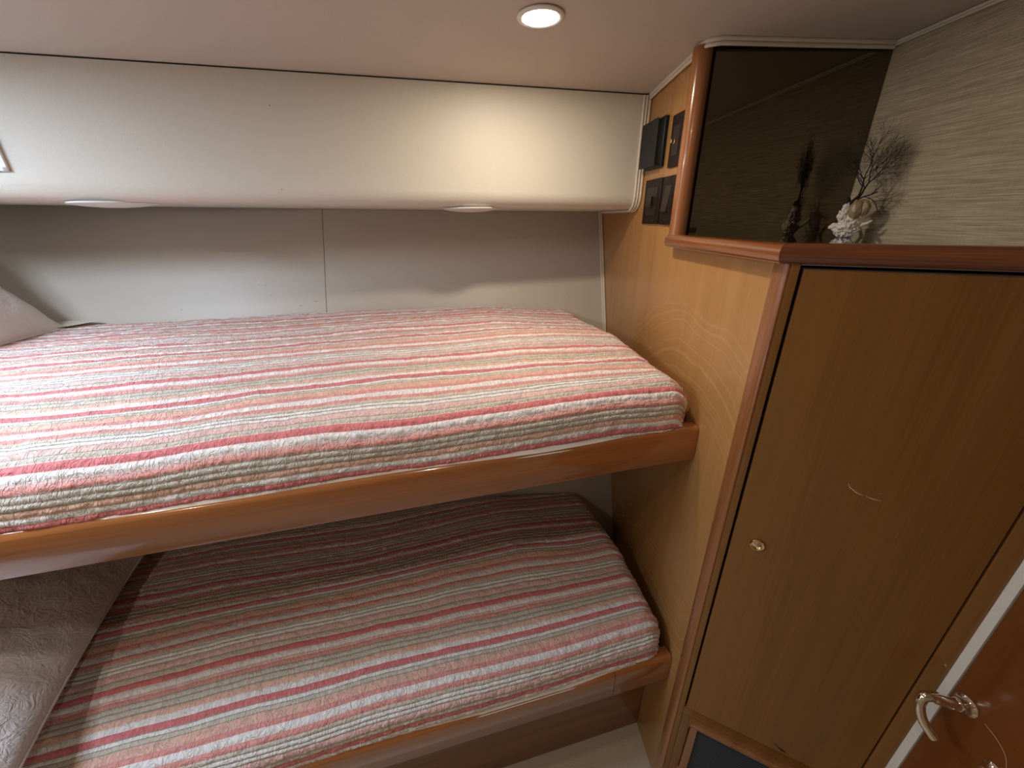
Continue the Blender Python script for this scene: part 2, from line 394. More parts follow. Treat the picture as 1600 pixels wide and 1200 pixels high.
# varnished end panel the bunks butt against (plane x = .418): full height towards the hull, cut away above the counter
PX = .418
prof = [(.555, -1.449), (.60, -1.449), (1.9, -1.449), (1.9, .20), (1.30, .262), (1.118, .276), (.98, .284), (.885, .291), (.885, -.045), (.555, -.045)]
v, f = prism([(PX, y, z) for y, z in prof], (.018, 0, 0))
wall = tag(obj('wall_right', v, f, 'veneer'), 'honey coloured varnished veneer panel at the foot of the bunks', kind='structure')
# grasscloth side wall above the counter level, all the way past the photographer
v, f = box((XR, YB, -.06), (.03, 0, 0), (0, .87-YB, 0), (0, 0, .355)); tag(obj('wall_alcove', v, f, 'wallpaper'), 'woven beige grasscloth wall above the counter', kind='structure')
# low side wall under the ledge, round the side door
v, f = join(box((XE, .3435, FLOOR), (.03, 0, 0), (0, -.0125, 0), (0, 0, 1.386)),
            box((XE, -.36, FLOOR), (.03, 0, 0), (0, -.69, 0), (0, 0, 1.386)))
tag(obj('wall_entry', v, f, 'jamb'), 'pale fabric covered wall strip between locker and side door', kind='structure')
# entry door with its lever (plane x = .712)
dr = empty('door_1', (XE, -.01, FLOOR+.01), kind='structure', label='reddish brown varnished side door with a curled lever handle')
v, f = box((XE+.003, .3305, FLOOR+.012), (.03, 0, 0), (0, -.69, 0), (0, 0, 1.372)); obj('door_leaf', v, f, 'entry', dr, bevel=.002)
hd = lathe([(.0, 0), (.0150, 0), (.0155, .002), (.0135, .004), (.0115, .006), (.0105, .010), (.0112, .0125), (.0100, .015), (.0, .015)], (XE+.003, .311, -.692), (-1, 0, 0), 28)
rose = obj('rose', *hd, 'nickel', dr, smooth=True)
lp = [(.700, .311, -.692), (.688, .314, -.692), (.674, .319, -.689), (.661, .323, -.686), (.652, .325, -.690), (.648, .323, -.700), (.648, .317, -.714), (.650, .309, -.725), (.653, .300, -.732), (.656, .295, -.737)]
def smooth_path(pts, k=5):
    P = [Vector(p) for p in pts]; out = []
    for i in range(len(P)-1):
        p0 = P[max(i-1, 0)]; p1 = P[i]; p2 = P[i+1]; p3 = P[min(i+2, len(P)-1)]
        for j in range(k):
            t = j/k
            out.append(.5*((2*p1)+(p2-p0)*t+(2*p0-5*p1+4*p2-p3)*t*t+(3*p1-p0-3*p2+p3)*t**3))
    return out+[P[-1]]
sp = smooth_path(lp); nn = len(sp)
rad = [.0086 if i < nn*.3 else .0076-.001*math.sin((i/nn-.3)*3) for i in range(nn)]
obj('lever_handle', *tube(sp, rad, 14), 'nickel', dr, smooth=True)
v, f = lathe([(0, 0), (.011, 0), (.012, .002), (.008, .006), (.005, .012), (.006, .016), (0, .018)], (XE+.003, .256, -.745), (-1, 0, 0), 20)
obj('thumb_turn', v, f, 'nickel', dr, smooth=True)
v, f = tube(smooth_path([(XE+.0027, .287, -.693), (XE+.0027, .270, -.698), (XE+.0027, .256, -.709), (XE+.0027, .248, -.728)]), .00022, 4)
obj('pale_arc', v, f, 'scuff', dr)  # thin pale arc laid on the door leaf

# cream double piping where panels meet (trim)
def piping(name, path, out, r=.0042, label=None):
    """two beads side by side along the path"""
    sp_ = [Vector(p) for p in path]; o = Vector(out)
    a = tube([p for p in sp_], r, 8); b = tube([p+o*r*1.7 for p in sp_], r*.8, 8)
    v, f = join(a, b); return tag(obj(name, v, f, 'piping', smooth=True), label, kind='structure')
# hull / end panel corner
piping('trim_1', [(PX-.004, hull_y(PX, z)-.004, z) for z in (-.62, -.297, 0, .02)], (-1, 0, 0), .0038, 'cream double piping in the corner of hull and end panel')
# headliner / end panel, alcove mirror and grasscloth
def cz(x, y, d=-.003): return (x, y, ceil_z(x, y)+d)
piping('trim_2', [cz(PX-.005, 1.120), cz(PX-.005, 1.05), cz(PX-.005, .97), cz(PX-.006, .90), cz(PX-.012, .868), cz(PX-.008, .848), cz(PX+.012, .838), cz(PX+.06, .840), cz(.60, .845), cz(XR-.006, .849)], (0, 0, -1), .0042, 'cream piping under the headliner over panel and mirror')
piping('trim_3', [cz(XR-.005, .848), cz(XR-.005, .70), cz(XR-.005, .50), cz(XR-.005, YB+.01)], (0, 0, -1), .0026, 'thin cream piping between headliner and grasscloth wall')
# round-nosed varnished corner posts
v, f = tube([(.413, .868, -.050), (.413, .868, .284)], .0175, 24)
tag(obj('trim_4', v, f, 'post', smooth=True), 'reddish varnished corner post beside the smoked mirror', kind='structure')
pp = [(.4215, .523), (.4115, .5235), (.4085, .528), (.4075, .536), (.4085, .546), (.412, .554), (.4179, .560), (.4215, .560)]
v, f = prism([(x, y, FLOOR) for x, y in pp], (0, 0, 1.39))
tag(obj('trim_5', v, f, 'post', smooth=True), 'rounded varnished post between end panel and locker door', kind='structure')

# ---------------------------------------------------------------- overhead locker over the upper bunk
def sh_z(s): return .020-.020*(s-.2) if s < .2 else .020          # underside rises a little to the left
loc = empty('overhead_locker', bf(-1, 1.2, .0), 'long cream vinyl overhead locker with rounded lower edge', 'locker')
T0 = 1.096
def face_profile(s, inset=0):
    zb = sh_z(s); r = .034
    pts = [(T0, .272)]
    for a, b in arc(T0+r, zb+r, r, 180, 270, 9): pts.append((a, b))
    return pts, zb
secs = []
SL = -2.02
for k in range(41):
    s = SL+(.205-SL)*k/40; p, zb = face_profile(s); secs.append([bf(s, t+inset, z) for (t, z), inset in zip(p, [0]*len(p))]+[bf(s, T0+.42, zb), bf(s, T0+.42, .262)])
n = len(secs[0]); V = [q for c in secs for q in c]; F = []
for i in range(40):
    for k in range(n): F.append((i*n+k, i*n+(k+1) % n, (i+1)*n+(k+1) % n, (i+1)*n+k))
F += [tuple(range(n)), tuple(range(40*n, 41*n))]
# keep the left end inside the bulkhead and the back inside the hull
for i, q in enumerate(V):
    y_max = hull_y(q.x, q.z)-.002
    if q.y > y_max: q.y = y_max
    if q.x < XL+.004: q.x = XL+.004
    if q.x > PX-.004 or i >= 40*n: V[i] = q+B*((PX-.004-q.x)/B.x)      # square against the veneer panel
obj('fascia', V, F, 'vinyl', loc, smooth=True)
p, zb = face_profile(.21)
def be(x, t, z): q = bf(0, t, z); return q+B*((x-q.x)/B.x)
for k, (off, rr) in enumerate(((-.0045, .0042), (-.0125, .0036), (-.0195, .003))):
    path = [be(PX+off, T0-.003, .270)]+[be(PX+off, t-.003*(1 if i < 6 else .3), z-.003*(i/9)) for i, (t, z) in enumerate(p[1:])]+[be(PX+off, T0+.10, zb-.003), be(PX+off, T0+.30, zb-.003)]
    obj('piping', *tube([q for q in path], rr, 8), 'piping', loc, smooth=True)
v, f = tube([bf(.20, T0-.0005, .272), bf(-1.9, T0-.0005, .272)], .0009, 6); obj('seam', v, f, 'gap', loc)
# white plate at the left of the fascia
v, f = box(bf(-1.31-.13, T0-.004, .112), B*.13, N*.0035, (0, 0, .095))
pl = empty('wall_plate', bf(-1.37, T0, .112), 'white rectangular plate on the left of the overhead locker', 'plate')
PLS = -1.101
obj('plate', *box(bf(PLS-.11, T0-.0045, .093), B*.11, N*.004, (0, 0, .085)), 'white', pl, bevel=.0015)
obj('raised_rim', *join(box(bf(PLS-.006, T0-.0065, .093), B*.006, N*.003, (0, 0, .085)), box(bf(PLS-.11, T0-.0065, .093), B*.11, N*.003, (0, 0, .006)), box(bf(PLS-.11, T0-.0065, .172), B*.11, N*.003, (0, 0, .006))), 'white', pl)
# shallow white domes under the locker
for s, lab in ((-1.005, 'white shallow dome light under the overhead locker above the pillow end'), (-.235, 'white shallow dome light under the overhead locker near the end panel')):
    t = empty('dome_light', bf(s, T0+.085, sh_z(s)-.016), lab, 'lamp', 'unlit dome lights under the overhead locker')
    zc = sh_z(s)
    obj('rim', *lathe([(0, 0), (.075, 0), (.075, .003), (.070, .005), (0, .005)], bf(s, T0+.085, zc), (0, 0, -1), 40), 'white', t, smooth=True)
    obj('lens', *lathe([(.066, .0051), (.058, .007), (.042, .009), (.02, .0105), (0, .011)], bf(s, T0+.085, zc), (0, 0, -1), 40), 'white', t, smooth=True)

for s_, z_, rad in ((-.643, .214, .0012), (-.654, .065, .0011)):
    mark(bf(s_, T0, z_), -N, rad, loc)
# ---------------------------------------------------------------- bunks
def rail_profile(zt, zb, th=.032, r=.012):
    p = [(0, zb+.004), (.004, zb)]          # (t from the front face, z)
    p = [(.003, zb), (0, zb+.003), (0, zt-r)]+arc(r, zt-r, r, 180, 90, 8)[1:]+[(th-.004, zt), (th, zt-.004), (th, zb)]
    return p
def rail(name, parent, tf, s0, s1, zt, zb, th=.032, m='rail'):
    p = rail_profile(zt, zb, th)
    V = [bf(s0, tf+a, b) for a, b in p]; n = len(p); V += [bf(s1, tf+a, b) for a, b in p]
    F = [(k, (k+1) % n, n+(k+1) % n, n+k) for k in range(n)]+[tuple(range(n)), tuple(range(n, 2*n))]
    return obj(name, V, F, m, parent, smooth=True)
def s_at(t, x):        # s of the point on line t with that x
    return (x-.418+B.y*t)/B.x
def bunk(label, tf, zt, zb, split=None, label_m=None):
    t = empty('bunk_bed', bf(-.9, tf, zb), label, 'bunk', None)
    s0 = s_at(tf, XL)+.004; s1 = s_at(tf, PX)-.0015
    if split:
        rail('rail', t, tf, s0, split-.0006, zt, zb); rail('rail', t, tf, split+.0006, s1, zt, zb)
    else: rail('rail', t, tf, s0, s1, zt, zb)
    # platform behind the rail
    zp = zb+.012
    a = bf(s_at(tf+.034, XL)+.004, tf+.034); b = bf(s_at(tf+.034, PX)-.002, tf+.034)
    poly = [(a.x, a.y, zp), (b.x, b.y, zp), (PX-.002, hull_y(PX, zp)-.004, zp), (XL+.004, hull_y(XL, zp)-.004, zp)]
    obj('platform', *prism(poly, (0, 0, .018)), 'base', t)
    return t
TU, TL = .649, .577
ub = bunk('upper bunk with a honey-red varnished front rail', TU, -.389, -.466)
lb = bunk('lower bunk with a jointed varnished rail and brown base panel', TL, -.982, -1.066, split=-.045)
# base panel of the lower bunk, set back over the carpet
tb = .672
a = bf(s_at(tb, XL)+.004, tb); b = bf(s_at(tb, PX)-.002, tb)
obj('base_panel', *prism([(a.x, a.y, -1.449), (b.x, b.y, -1.449), (b.x, b.y+.02, -1.449), (a.x, a.y+.02, -1.449)], (0, 0, .38)), 'base', lb)

def quilt(name, label, t_front, z_front, z_top, z_bot, s_end, t_back_fn, shift, seed, drop_end, dome=.012, R=.055):
    """cloth laid over a mattress: a channel-quilted sheet that rolls over the front and the foot end"""
    S0 = -1.74
    inner_t = t_front+R; inner_s = s_end-R
    front_len = math.pi*R/2+max(0, (z_front-R)-z_bot)
    NV = 460; NU = 860
    cl_len = abs(t_back_fn(-.8)-inner_t)+front_len
    e_len = math.pi*R/2+drop_end
    uvs = []; V = []
    sh_tot = shift
    for j in range(NV+1):
        for i in range(NU+1):
            ss = S0+(inner_s+e_len-S0)*i/NU
            sc = min(ss, inner_s)
            tb_ = t_back_fn(sc)
            vv = -front_len+(tb_-inner_t+front_len)*(j/NV)      # 0 at the start of the flat, negative down the front
            du = max(0, ss-inner_s); dv = max(0, -vv)
            e = math.hypot(du, dv)
            if e < 1e-9: rr = 0; dz = 0; nx, nt = 0, 0; ang = 0
            else:
                nx, nt = du/e, dv/e
                ang = min(e/R, math.pi/2)
                rr = R*math.sin(ang); dz = R*(1-math.cos(ang))+max(0, e-math.pi*R/2)
            # slight bulge of the hanging part
            pos = bf(sc+nx*rr, inner_t+max(vv, 0)-nt*rr, 0)
            depth = tb_-inner_t
            q = max(0, min(1, vv/depth)) if depth > 0 else 0
            crown = (z_top-z_front)*min(1, q*2.2)**.8 if q > 0 else 0
            edge_u = min(1, max(0, (inner_s-ss)/.25)); 
            z = z_front+crown*(.35+.65*edge_u)+dome*math.sin(math.pi*min(1, q*1.0))*.6-dz
            # broad rumples
            nz = noise.noise(Vector((ss*2.3+seed, vv*6.0, seed)))*.0065+noise.noise(Vector((ss*7+seed, vv*16, seed+3)))*.0028
            # stripes wander: cloth coordinate differs from the ruler
            wob = noise.noise(Vector((ss*2.6+seed*2, vv*4, 7+seed)))*.012+noise.noise(Vector((ss*8+seed, vv*9, 3+seed)))*.0032
            cv = vv+wob
            ph = (cv+sh_tot)/PERIOD; per = math.floor(ph); pp_ = (ph-per)*TOT
            k_ = bisect.bisect_right(CUM, pp_)-1; wd = STR[k_][0]; fr = (pp_-CUM[k_])/wd; ch = k_+per*31
            sn = max(0, math.sin(math.pi*min(1, fr)))
            ridge = sn**.6*.0029*min(1, wd)
            n_ = noise.noise(Vector((ss*80+ch*13.7+seed, ch*3.1, fr*.7)))
            pk = (n_*.0012-.0017*max(0, 1-abs(n_)*5))*sn*min(1, wd)
            pk2 = noise.noise(Vector((ss*34+vv*25, vv*60-ss*12, seed+9)))*.0016
            nrm = (B*nx*math.sin(ang)-N*nt*math.sin(ang)+Vector((0, 0, math.cos(ang)))) if e > 1e-9 else Vector((0, 0, 1))
            h = ridge+pk+pk2+nz*(1 if vv > 0 else .8)
            # the foot end hangs with a few soft pleats
            if du > R and dv > 0: h += .003*math.sin(math.atan2(dv, du)*14)
            p = pos+Vector((0, 0, z))+nrm*h
            V.append(p); uvs.append((ss, cv))
    F = [(j*(NU+1)+i, j*(NU+1)+i+1, (j+1)*(NU+1)+i+1, (j+1)*(NU+1)+i) for j in range(NV) for i in range(NU)]
    zmin = z_bot
    for p in V:
        if p.z < zmin: p.z = zmin+(p.z-zmin)*.05
        ym = hull_y(p.x, p.z)-.003
        if p.y > ym: p.y = ym
        if p.x > PX-.004: p.x = PX-.004
        if p.x < XL+.006: p.x = XL+.006
    top = empty(name, bf(-.8, t_front+.3, z_bot), label, 'quilt')
    ob = obj('cover', V, F, quilt_mat(('upper_' if seed == 1 else 'lower_')+'quilt_stripes', shift), top, smooth=False, uvs=uvs)
    ob.data.polygons.foreach_set('use_smooth', [True]*len(ob.data.polygons))
    # white scalloped hem peeping out under the front
    hv = []
    for i in range(301):
        s = S0+.02+(s_end-R-.05-S0)*i/300
        d_ = max(0, noise.noise(Vector((s*3.1, seed, 4)))*.016-.001); k_ = max(0, min(1, .55+noise.noise(Vector((s*2.1, seed, 9)))*2.2-.25*i/300))*min(1, (300-i)/20)
        for dt, dz_ in ((.004, .008), (.0-.002*k_, .003), (.001-.0065*k_, -.003*k_), (.001-.0082*k_, -.005*k_-d_*.5), (.001-.0084*k_, -.006*k_-d_)):
            hv.append(bf(s, t_front+dt, z_bot+dz_))
    hf = [(i*5+k, i*5+k+1, (i+1)*5+k+1, (i+1)*5+k) for i in range(300) for k in range(4)]
    obj('hem', hv, hf, 'hem', top, smooth=True)
    return top
def back_u(z):
    def fn(s):
        p = bf(s, 0); # intersection of the cross line with the hull
        # y = hull_y(x) along N from p: solve p.y + t*N.y = hull_y(p.x + t*N.x)
        a = .406*(z+.297)+1.346
        t = (a+HS*(p.x-.418)-p.y)/(N.y-HS*N.x)
        return t-.006
    return fn
q1 = quilt('striped_quilt', 'brightly lit pink and sage striped quilt on the upper bunk', .657, -.300, -.262, -.391, s_at(.70, .400), back_u(-.28), .117, 1, .085)
q2 = quilt('striped_quilt', 'shaded pink and sage striped quilt on the lower bunk', .585, -.893, -.848, -.984, s_at(.63, .398), back_u(-.89), .187, 5, .085)
# mattresses under the quilts
for (tf, zt, zp, s1, lab) in ((.70, -.335, -.435, .29, 'mattress hidden under the quilt of the upper bunk'), (.63, -.925, -1.034, .27, 'mattress hidden under the quilt of the lower bunk')):
    fn = back_u(zp)
    v, f = prism([bf(-1.55, tf, zp), bf(s1-.24, tf, zp), bf(s1-.24, fn(s1-.24)-.05, zp), bf(-1.55, fn(-1.55)-.10, zp)], (0, 0, zt-zp-.01))
    tag(obj('mattress', v, f, 'sheet', bevel=.02, seg=3), lab, 'mattress')

# ---------------------------------------------------------------- pillows and the sheet corner
def pillow(label, center, ax, ay, up, W, H, T, seed, grp=None):
    ax, ay, up = Vector(ax).normalized(), Vector(ay).normalized(), Vector(up).normalized(); c = Vector(center)
    V = []; F = []; NN = 90
    for side in (1, -1):
        for j in range(NN+1):
            for i in range(NN+1):
                a = -1+2*i/NN; b = -1+2*j/NN
                # edges pulled in between the corners
                pa = a*(1-.07*(1-b*b)*abs(a)**3*0-.05*(1-abs(b)**2)*abs(a)); pb = b*(1-.05*(1-a*a)*abs(b))
                prof = max(0, (1-abs(a)**2.4))**.62*max(0, (1-abs(b)**2.4))**.62
                h = T*prof*side
                if prof > 0:
                    h += side*prof**.3*(noise.noise(Vector((a*2.2+seed, b*2.2, side)))*.012+noise.noise(Vector((a*9+seed, b*9, 5+side)))*.0028)
                V.append(c+ax*(pa*W/2)+ay*(pb*H/2)+up*h)
        o = 0 if side == 1 else (NN+1)**2
        F += [(o+j*(NN+1)+i, o+j*(NN+1)+i+1, o+(j+1)*(NN+1)+i+1, o+(j+1)*(NN+1)+i) for j in range(NN) for i in range(NN)]
    v = empty('pillow', (c.x, c.y, min(p.z for p in V)), label, 'pillow')
    o_ = obj('pillowcase', V, F, 'pillow', v, smooth=True)
    # seam cord round the edge
    path = []
    for k in range(4*30):
        q = k/30; e = int(q); r = -1+2*(q-e)
        a, b = ((r, -1), (1, r), (-r, 1), (-1, -r))[e]
        pa = a*(1-.05*(1-abs(b)**2)*abs(a)); pb = b*(1-.05*(1-a*a)*abs(b))
        path.append(c+ax*(pa*W/2)+ay*(pb*H/2))
    obj('seam', *tube(path+[path[0]], .0028, 6, cap=False), 'pillow', v, smooth=True)
    return v
# leaning against the bulkhead on the upper bunk
up_dir = (-B*.60+Vector((0, 0, .80))).normalized()
pil_n = (B*.80+Vector((0, 0, .60))).normalized()
cor = Vector((-1.150, 1.12, -.258))          # its lower back corner
pillow('pale pillow leaning at the left end of the upper bunk', cor+up_dir*.185-N*.30+pil_n*.0, N, up_dir, pil_n, .60, .37, .070, 2)
# lying on the lower bunk
B2 = Vector((.944, .33, 0)); N2 = Vector((-.33, .944, 0)); ld = (-B2*.93+Vector((0, 0, .36))).normalized(); ln = (B2*.36+Vector((0, 0, .93))).normalized()
cor2 = Vector((-.915, .80, -.845))
pillow('pale textured pillow lying on the left of the lower bunk', cor2+ld*.27-N2*.24+ln*.045, N2, ld, ln, .62, .52, .085, 8)
# cream sheet corner beside the upper pillow
def sheet_f(a, b):
    p = Vector((-1.50+.41*a*(1-.3*(1-b)), 1.03+.13*b, 0)); z = -.250-.012*(1-b)+.004*math.sin(a*9)+.010*math.exp(-((b-.4)/.18)**2)*(1-.4*a)
    p = Vector((p.x, min(p.y, hull_y(p.x, z)-.008), z)); return p
v, f = grid(24, 14, sheet_f)
tag(obj('bed_sheet', v, f, 'sheet', smooth=True), 'cream sheet corner showing behind the upper pillow', 'sheet')

# ---------------------------------------------------------------- corner locker with the door
lk = empty('corner_locker', df(.14, 0, FLOOR), 'tall brown corner locker with brass knob and louvre vent', 'locker')
zt, zb_ = -.064, -1.042
# carcass frame: strips round the door opening, set flush
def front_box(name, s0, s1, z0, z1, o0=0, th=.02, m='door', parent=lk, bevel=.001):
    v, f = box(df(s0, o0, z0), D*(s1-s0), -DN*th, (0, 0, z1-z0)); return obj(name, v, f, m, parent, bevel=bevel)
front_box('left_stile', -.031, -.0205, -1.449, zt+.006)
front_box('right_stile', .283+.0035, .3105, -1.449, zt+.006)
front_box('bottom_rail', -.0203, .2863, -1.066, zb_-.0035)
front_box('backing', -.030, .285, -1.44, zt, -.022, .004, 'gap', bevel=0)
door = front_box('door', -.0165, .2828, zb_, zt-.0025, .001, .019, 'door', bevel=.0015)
# knob: brass ring with a recessed dished button
kx = .022
obj('knob', *lathe([(a*1.2, b*1.3) for a, b in ((.0078, 0), (.0092, .0005), (.0098, .002), (.0088, .0034), (.0075, .003), (.0070, .0014), (.006, .0014), (.0045, .0025), (.002, .0032), (0, .0034))], df(kx, .0012, -.532), DN, 32), 'brass', door, smooth=True)
# pale scuffs on the door
for pts in ([(.108, -.372), (.113, -.379), (.122, -.385), (.131, -.387)], [(.133, -.387), (.140, -.389), (.152, -.3895)], [(.145, -.377), (.149, -.378)], [(.006, -1.028), (.012, -1.034)]):
    obj('scuff', *tube([df(s, .0012, z) for s, z in pts], [.0001]+[.0006]*(len(pts)-2)+[.0001], 5), 'scuff', door)
v, f = prism([df(.150, .0013, -1.022), df(.156, .0013, -1.027), df(.170, .0013, -1.030), df(.176, .0013, -1.036), df(.166, .0013, -1.034)], DN*.0004)
obj('gouge', v, f, 'gap', door)
# louvre vent in a rounded wooden frame under the door
vf = dict(s0=.000, s1=.270, z0=-1.300, z1=-1.070)
def bead(p, q, r, side):
    return tube([p, q], r, 12)
W_ = .017
vfr = []
for (a0, a1, b0, b1) in ((vf['s0'], vf['s1'], vf['z1']-W_, vf['z1']), (vf['s0'], vf['s1'], vf['z0'], vf['z0']+W_), (vf['s0'], vf['s0']+W_, vf['z0']+W_, vf['z1']-W_), (vf['s1']-W_, vf['s1'], vf['z0']+W_, vf['z1']-W_)):
    vfr.append(obj('vent_frame', *box(df(a0, .009, b0), D*(a1-a0), -DN*.028, (0, 0, b1-b0)), 'post', lk, bevel=.004, seg=3))
front_box('vent_side', -.0203, vf['s0']-.001, -1.449, -1.067); front_box('vent_side', vf['s1']+.001, .2863, -1.449, -1.067)
front_box('kick_board', vf['s0']-.0005, vf['s1']+.0005, -1.449, vf['z0']-.001)
ns = 24; h0 = vf['z0']+W_; h1 = vf['z1']-W_
sv, sf = prism([(0, 0, 0), (0, 0, 0), (0, 0, 0)], (0, 0, 0)) if False else (None, None)
slat0 = None
for k in range(ns):
    z = h0+(h1-h0)*(k+.5)/ns
    if slat0 is None:
        c0 = df(vf['s0']+W_, .002, z); L_ = vf['s1']-vf['s0']-2*W_
        V, F = box(c0, D*L_, -DN*.006+Vector((0, 0, .0045)), Vector((0, 0, .0022))-DN*.0)
        slat0 = obj('slat', V, F, 'grille', lk); z00 = z
    else:
        o = slat0.copy(); C.objects.link(o); o.location = slat0.location+Vector((0, 0, z-z00))

# ---------------------------------------------------------------- counter with its fiddle moulding
ct = empty('counter', (.60, .62, -.064), 'dark glossy corner counter with a bullnose wooden edge', 'counter')
zc = -.042
sx_ = (XE-.004-P0.x-DN.x*.006)/D.x
cr_ = df(sx_, .006, 0)
poly = [(.404, .884), (.404, .528), (cr_.x, cr_.y), (XE-.004, YB+.002), (XR-.001, YB+.002), (XR-.001, .8546), (.43, .8546), (.43, .884)]
obj('top', *prism([(x, y, zc-.018) for x, y in poly], (0, 0, .018)), 'counter', ct)
rr = .0135
mp_ = [(rr*.9+math.cos(math.radians(a))*rr*.95*1.0-.012, math.sin(math.radians(a))*rr) for a in range(-90, 91, 12)]+[(-.012, rr), (-.012, -rr)]
zm = -.0475
c_in = Vector((.403, .526, 0)); c_r = Vector((cr_.x, cr_.y, 0))
n1 = Vector((-1, 0, 0)); n2 = DN; mit = (n1+n2); mit = mit/(mit.dot(n1))
ang_path = [(Vector((.403, .905, zm)), n1), (Vector((.403, .56, zm)), n1)]
obj('edge_moulding', *sweep(mp_, [Vector((.403, .876, zm)), Vector((.403, .60, zm)), c_in+Vector((0, 0, zm))], [n1, n1, mit]), 'mould_y', ct, smooth=True)
mit2 = (n2+n1); mit2 = mit2/(mit2.dot(n1))
obj('edge_moulding', *sweep(mp_, [c_in+Vector((0, 0, zm))+D*.0004, c_r+Vector((0, 0, zm))], [mit, mit2]), 'mould_d', ct, smooth=True)
obj('edge_moulding', *sweep(mp_, [c_r+Vector((0, -.0004, zm)), Vector((c_r.x, YB+.01, zm))], [mit2, n1]), 'mould_y', ct, smooth=True)

# smoked mirror, back of the alcove
mr = empty('mirror', (.60, .855, -.042), 'tall smoked mirror panel behind the corner counter', 'mirror')
yb = .855
poly = [(.431, zc-.012), (XR-.0008, zc-.012), (XR-.0008, .286), (.431, .286)]
obj('glass', *prism([(x, yb, z) for x, z in poly], (0, .006, 0)), 'mirror', mr)
obj('back_panel', *box((.424, yb+.0065, zc+.001), (XR-.426, 0, 0), (0, .006, 0), (0, 0, .325)), 'gap', mr)

# ---------------------------------------------------------------- switch plates and speaker on the end panel
def px_box(name, y0, y1, z0, z1, th, m, parent, bevel=.0012, off=0.0, taper=0):
    x1 = PX-.0003-off
    a = [(x1, y0, z0), (x1, y1, z0), (x1, y1, z1), (x1, y0, z1)]
    b = [(x1-th, y0+taper, z0+taper), (x1-th, y1-taper, z0+taper), (x1-th, y1-taper, z1-taper), (x1-th, y0+taper, z1-taper)]
    V = [Vector(q) for q in a+b]; F = [(0, 1, 2, 3), (7, 6, 5, 4)]+[(i, (i+1) % 4, 4+(i+1) % 4, 4+i) for i in range(4)]
    return obj(name, V, F, m, parent, bevel=bevel)
def screw(parent, y, z, off=.0045):
    obj('screw', *lathe([(0, 0), (.0022, 0), (.0018, .0007), (0, .0009)], (PX-.0003-off, y, z), (-1, 0, 0), 10), 'plate_dark', parent, smooth=True)
sp_ = empty('speaker', (PX-.011, 1.045, .112), 'black boxy speaker, upper left of the four wall units', 'speaker')
px_box('housing', .994, 1.092, .108, .206, .005, 'box', sp_, .001, 0, 0)
px_box('front_cover', .995, 1.091, .109, .205, .017, 'box', sp_, .003, .0052, .004)
a = empty('socket_plate', (PX-.002, .935, .101), 'dark brown plate with a metal stud, upper right of the wall units', 'wall plate')
px_box('cover_plate', .909, .962, .101, .197, .0045, 'plate', a)
px_box('inset', .921, .950, .122, .176, .001, 'plate_dark', a, .0003, .0047)
obj('stud', *lathe([(.0055, 0), (.0055, .003), (.0042, .004), (.0042, .009), (.002, .010), (0, .010)], (PX-.006, .937, .148), (-1, 0, 0), 18), 'brass', a, smooth=True)
screw(a, .9355, .188); screw(a, .9355, .110)
b_ = empty('switch_plate', (PX-.002, 1.03, -.015), 'dark brown plate with a square black button, lower left of the wall units', 'switch')
px_box('cover_plate', .981, 1.077, -.014, .083, .0045, 'plate', b_)
px_box('inset', .998, 1.060, .004, .066, .001, 'rocker', b_, .0003, .0047)
px_box('button', 1.012, 1.042, .025, .046, .008, 'plate_dark', b_, .0012, .0059)
for y in (1.012, 1.045): screw(b_, y, -.006)
c_ = empty('rocker_switch', (PX-.002, .94, -.015), 'dark brown narrow plate with a tall rocker, lower right of the wall units', 'switch')
px_box('cover_plate', .912, .969, -.015, .082, .0045, 'plate', c_)
V = [Vector(q) for q in ((PX-.005, .925, .010), (PX-.005, .955, .010), (PX-.005, .955, .064), (PX-.005, .925, .064), (PX-.013, .926, .012), (PX-.013, .954, .012), (PX-.0065, .954, .063), (PX-.0065, .926, .063))]
obj('rocker', V, [(0, 1, 2, 3), (7, 6, 5, 4), (0, 1, 5, 4), (1, 2, 6, 5), (2, 3, 7, 6), (3, 0, 4, 7)], 'rocker', c_, bevel=.0008)
screw(c_, .940, -.007); screw(c_, .940, .074)

# ---------------------------------------------------------------- coral ornament on the counter
random.seed(11)
CB = Vector((.712, .778, zc)); E1 = Vector((.74, -.67, 0)).normalized(); E2 = Vector((.67, .74, 0)).normalized()
def cp(u, w, h): return CB+E1*u+E2*w+Vector((0, 0, h))
co = empty('coral_ornament', CB, 'small white coral ornament with a shell and black sea fan', 'ornament')
def blob(c, r, seed, sc=(1, 1, 1), amp=.25, fr=3.0, pits=0, n=28):
    c = Vector(c)
    def fn(a, b):
        th = 2*math.pi*a; ph = math.pi*(b-.5); d = Vector((math.cos(ph)*math.cos(th), math.cos(ph)*math.sin(th), math.sin(ph)))
        k = 1+amp*noise.noise(d*fr+Vector((seed, 0, 0)))+amp*.5*noise.noise(d*fr*2.7+Vector((seed, 5, 0)))
        if pits:
            k -= pits*max(0, noise.noise(d*9+Vector((seed, 1, 2)))-.15)
        q = d*r*k; return c+E1*q.x*sc[0]+E2*q.y*sc[1]+Vector((0, 0, q.z*sc[2]))
    return grid(n*2, n, fn)
obj('coral_base', *join(blob(cp(-.002, 0, .017), .017, 1, (1.15, .9, 1.0), .28, 3, .8), blob(cp(-.020, 0, .020), .009, 3, (1.1, .8, .7), .3, 3, .5, 16),
    blob(cp(.001, .004, .034), .014, 5, (.9, .8, 1.1), .4, 3, .6, 20), blob(cp(-.011, .002, .052), .007, 7, (.8, .8, 1.7), .5, 4, .5, 16), blob(cp(-.014, .0, .040), .008, 9, (.9, .8, 1.2), .5, 4, .5, 16)), 'rock', co, smooth=True)
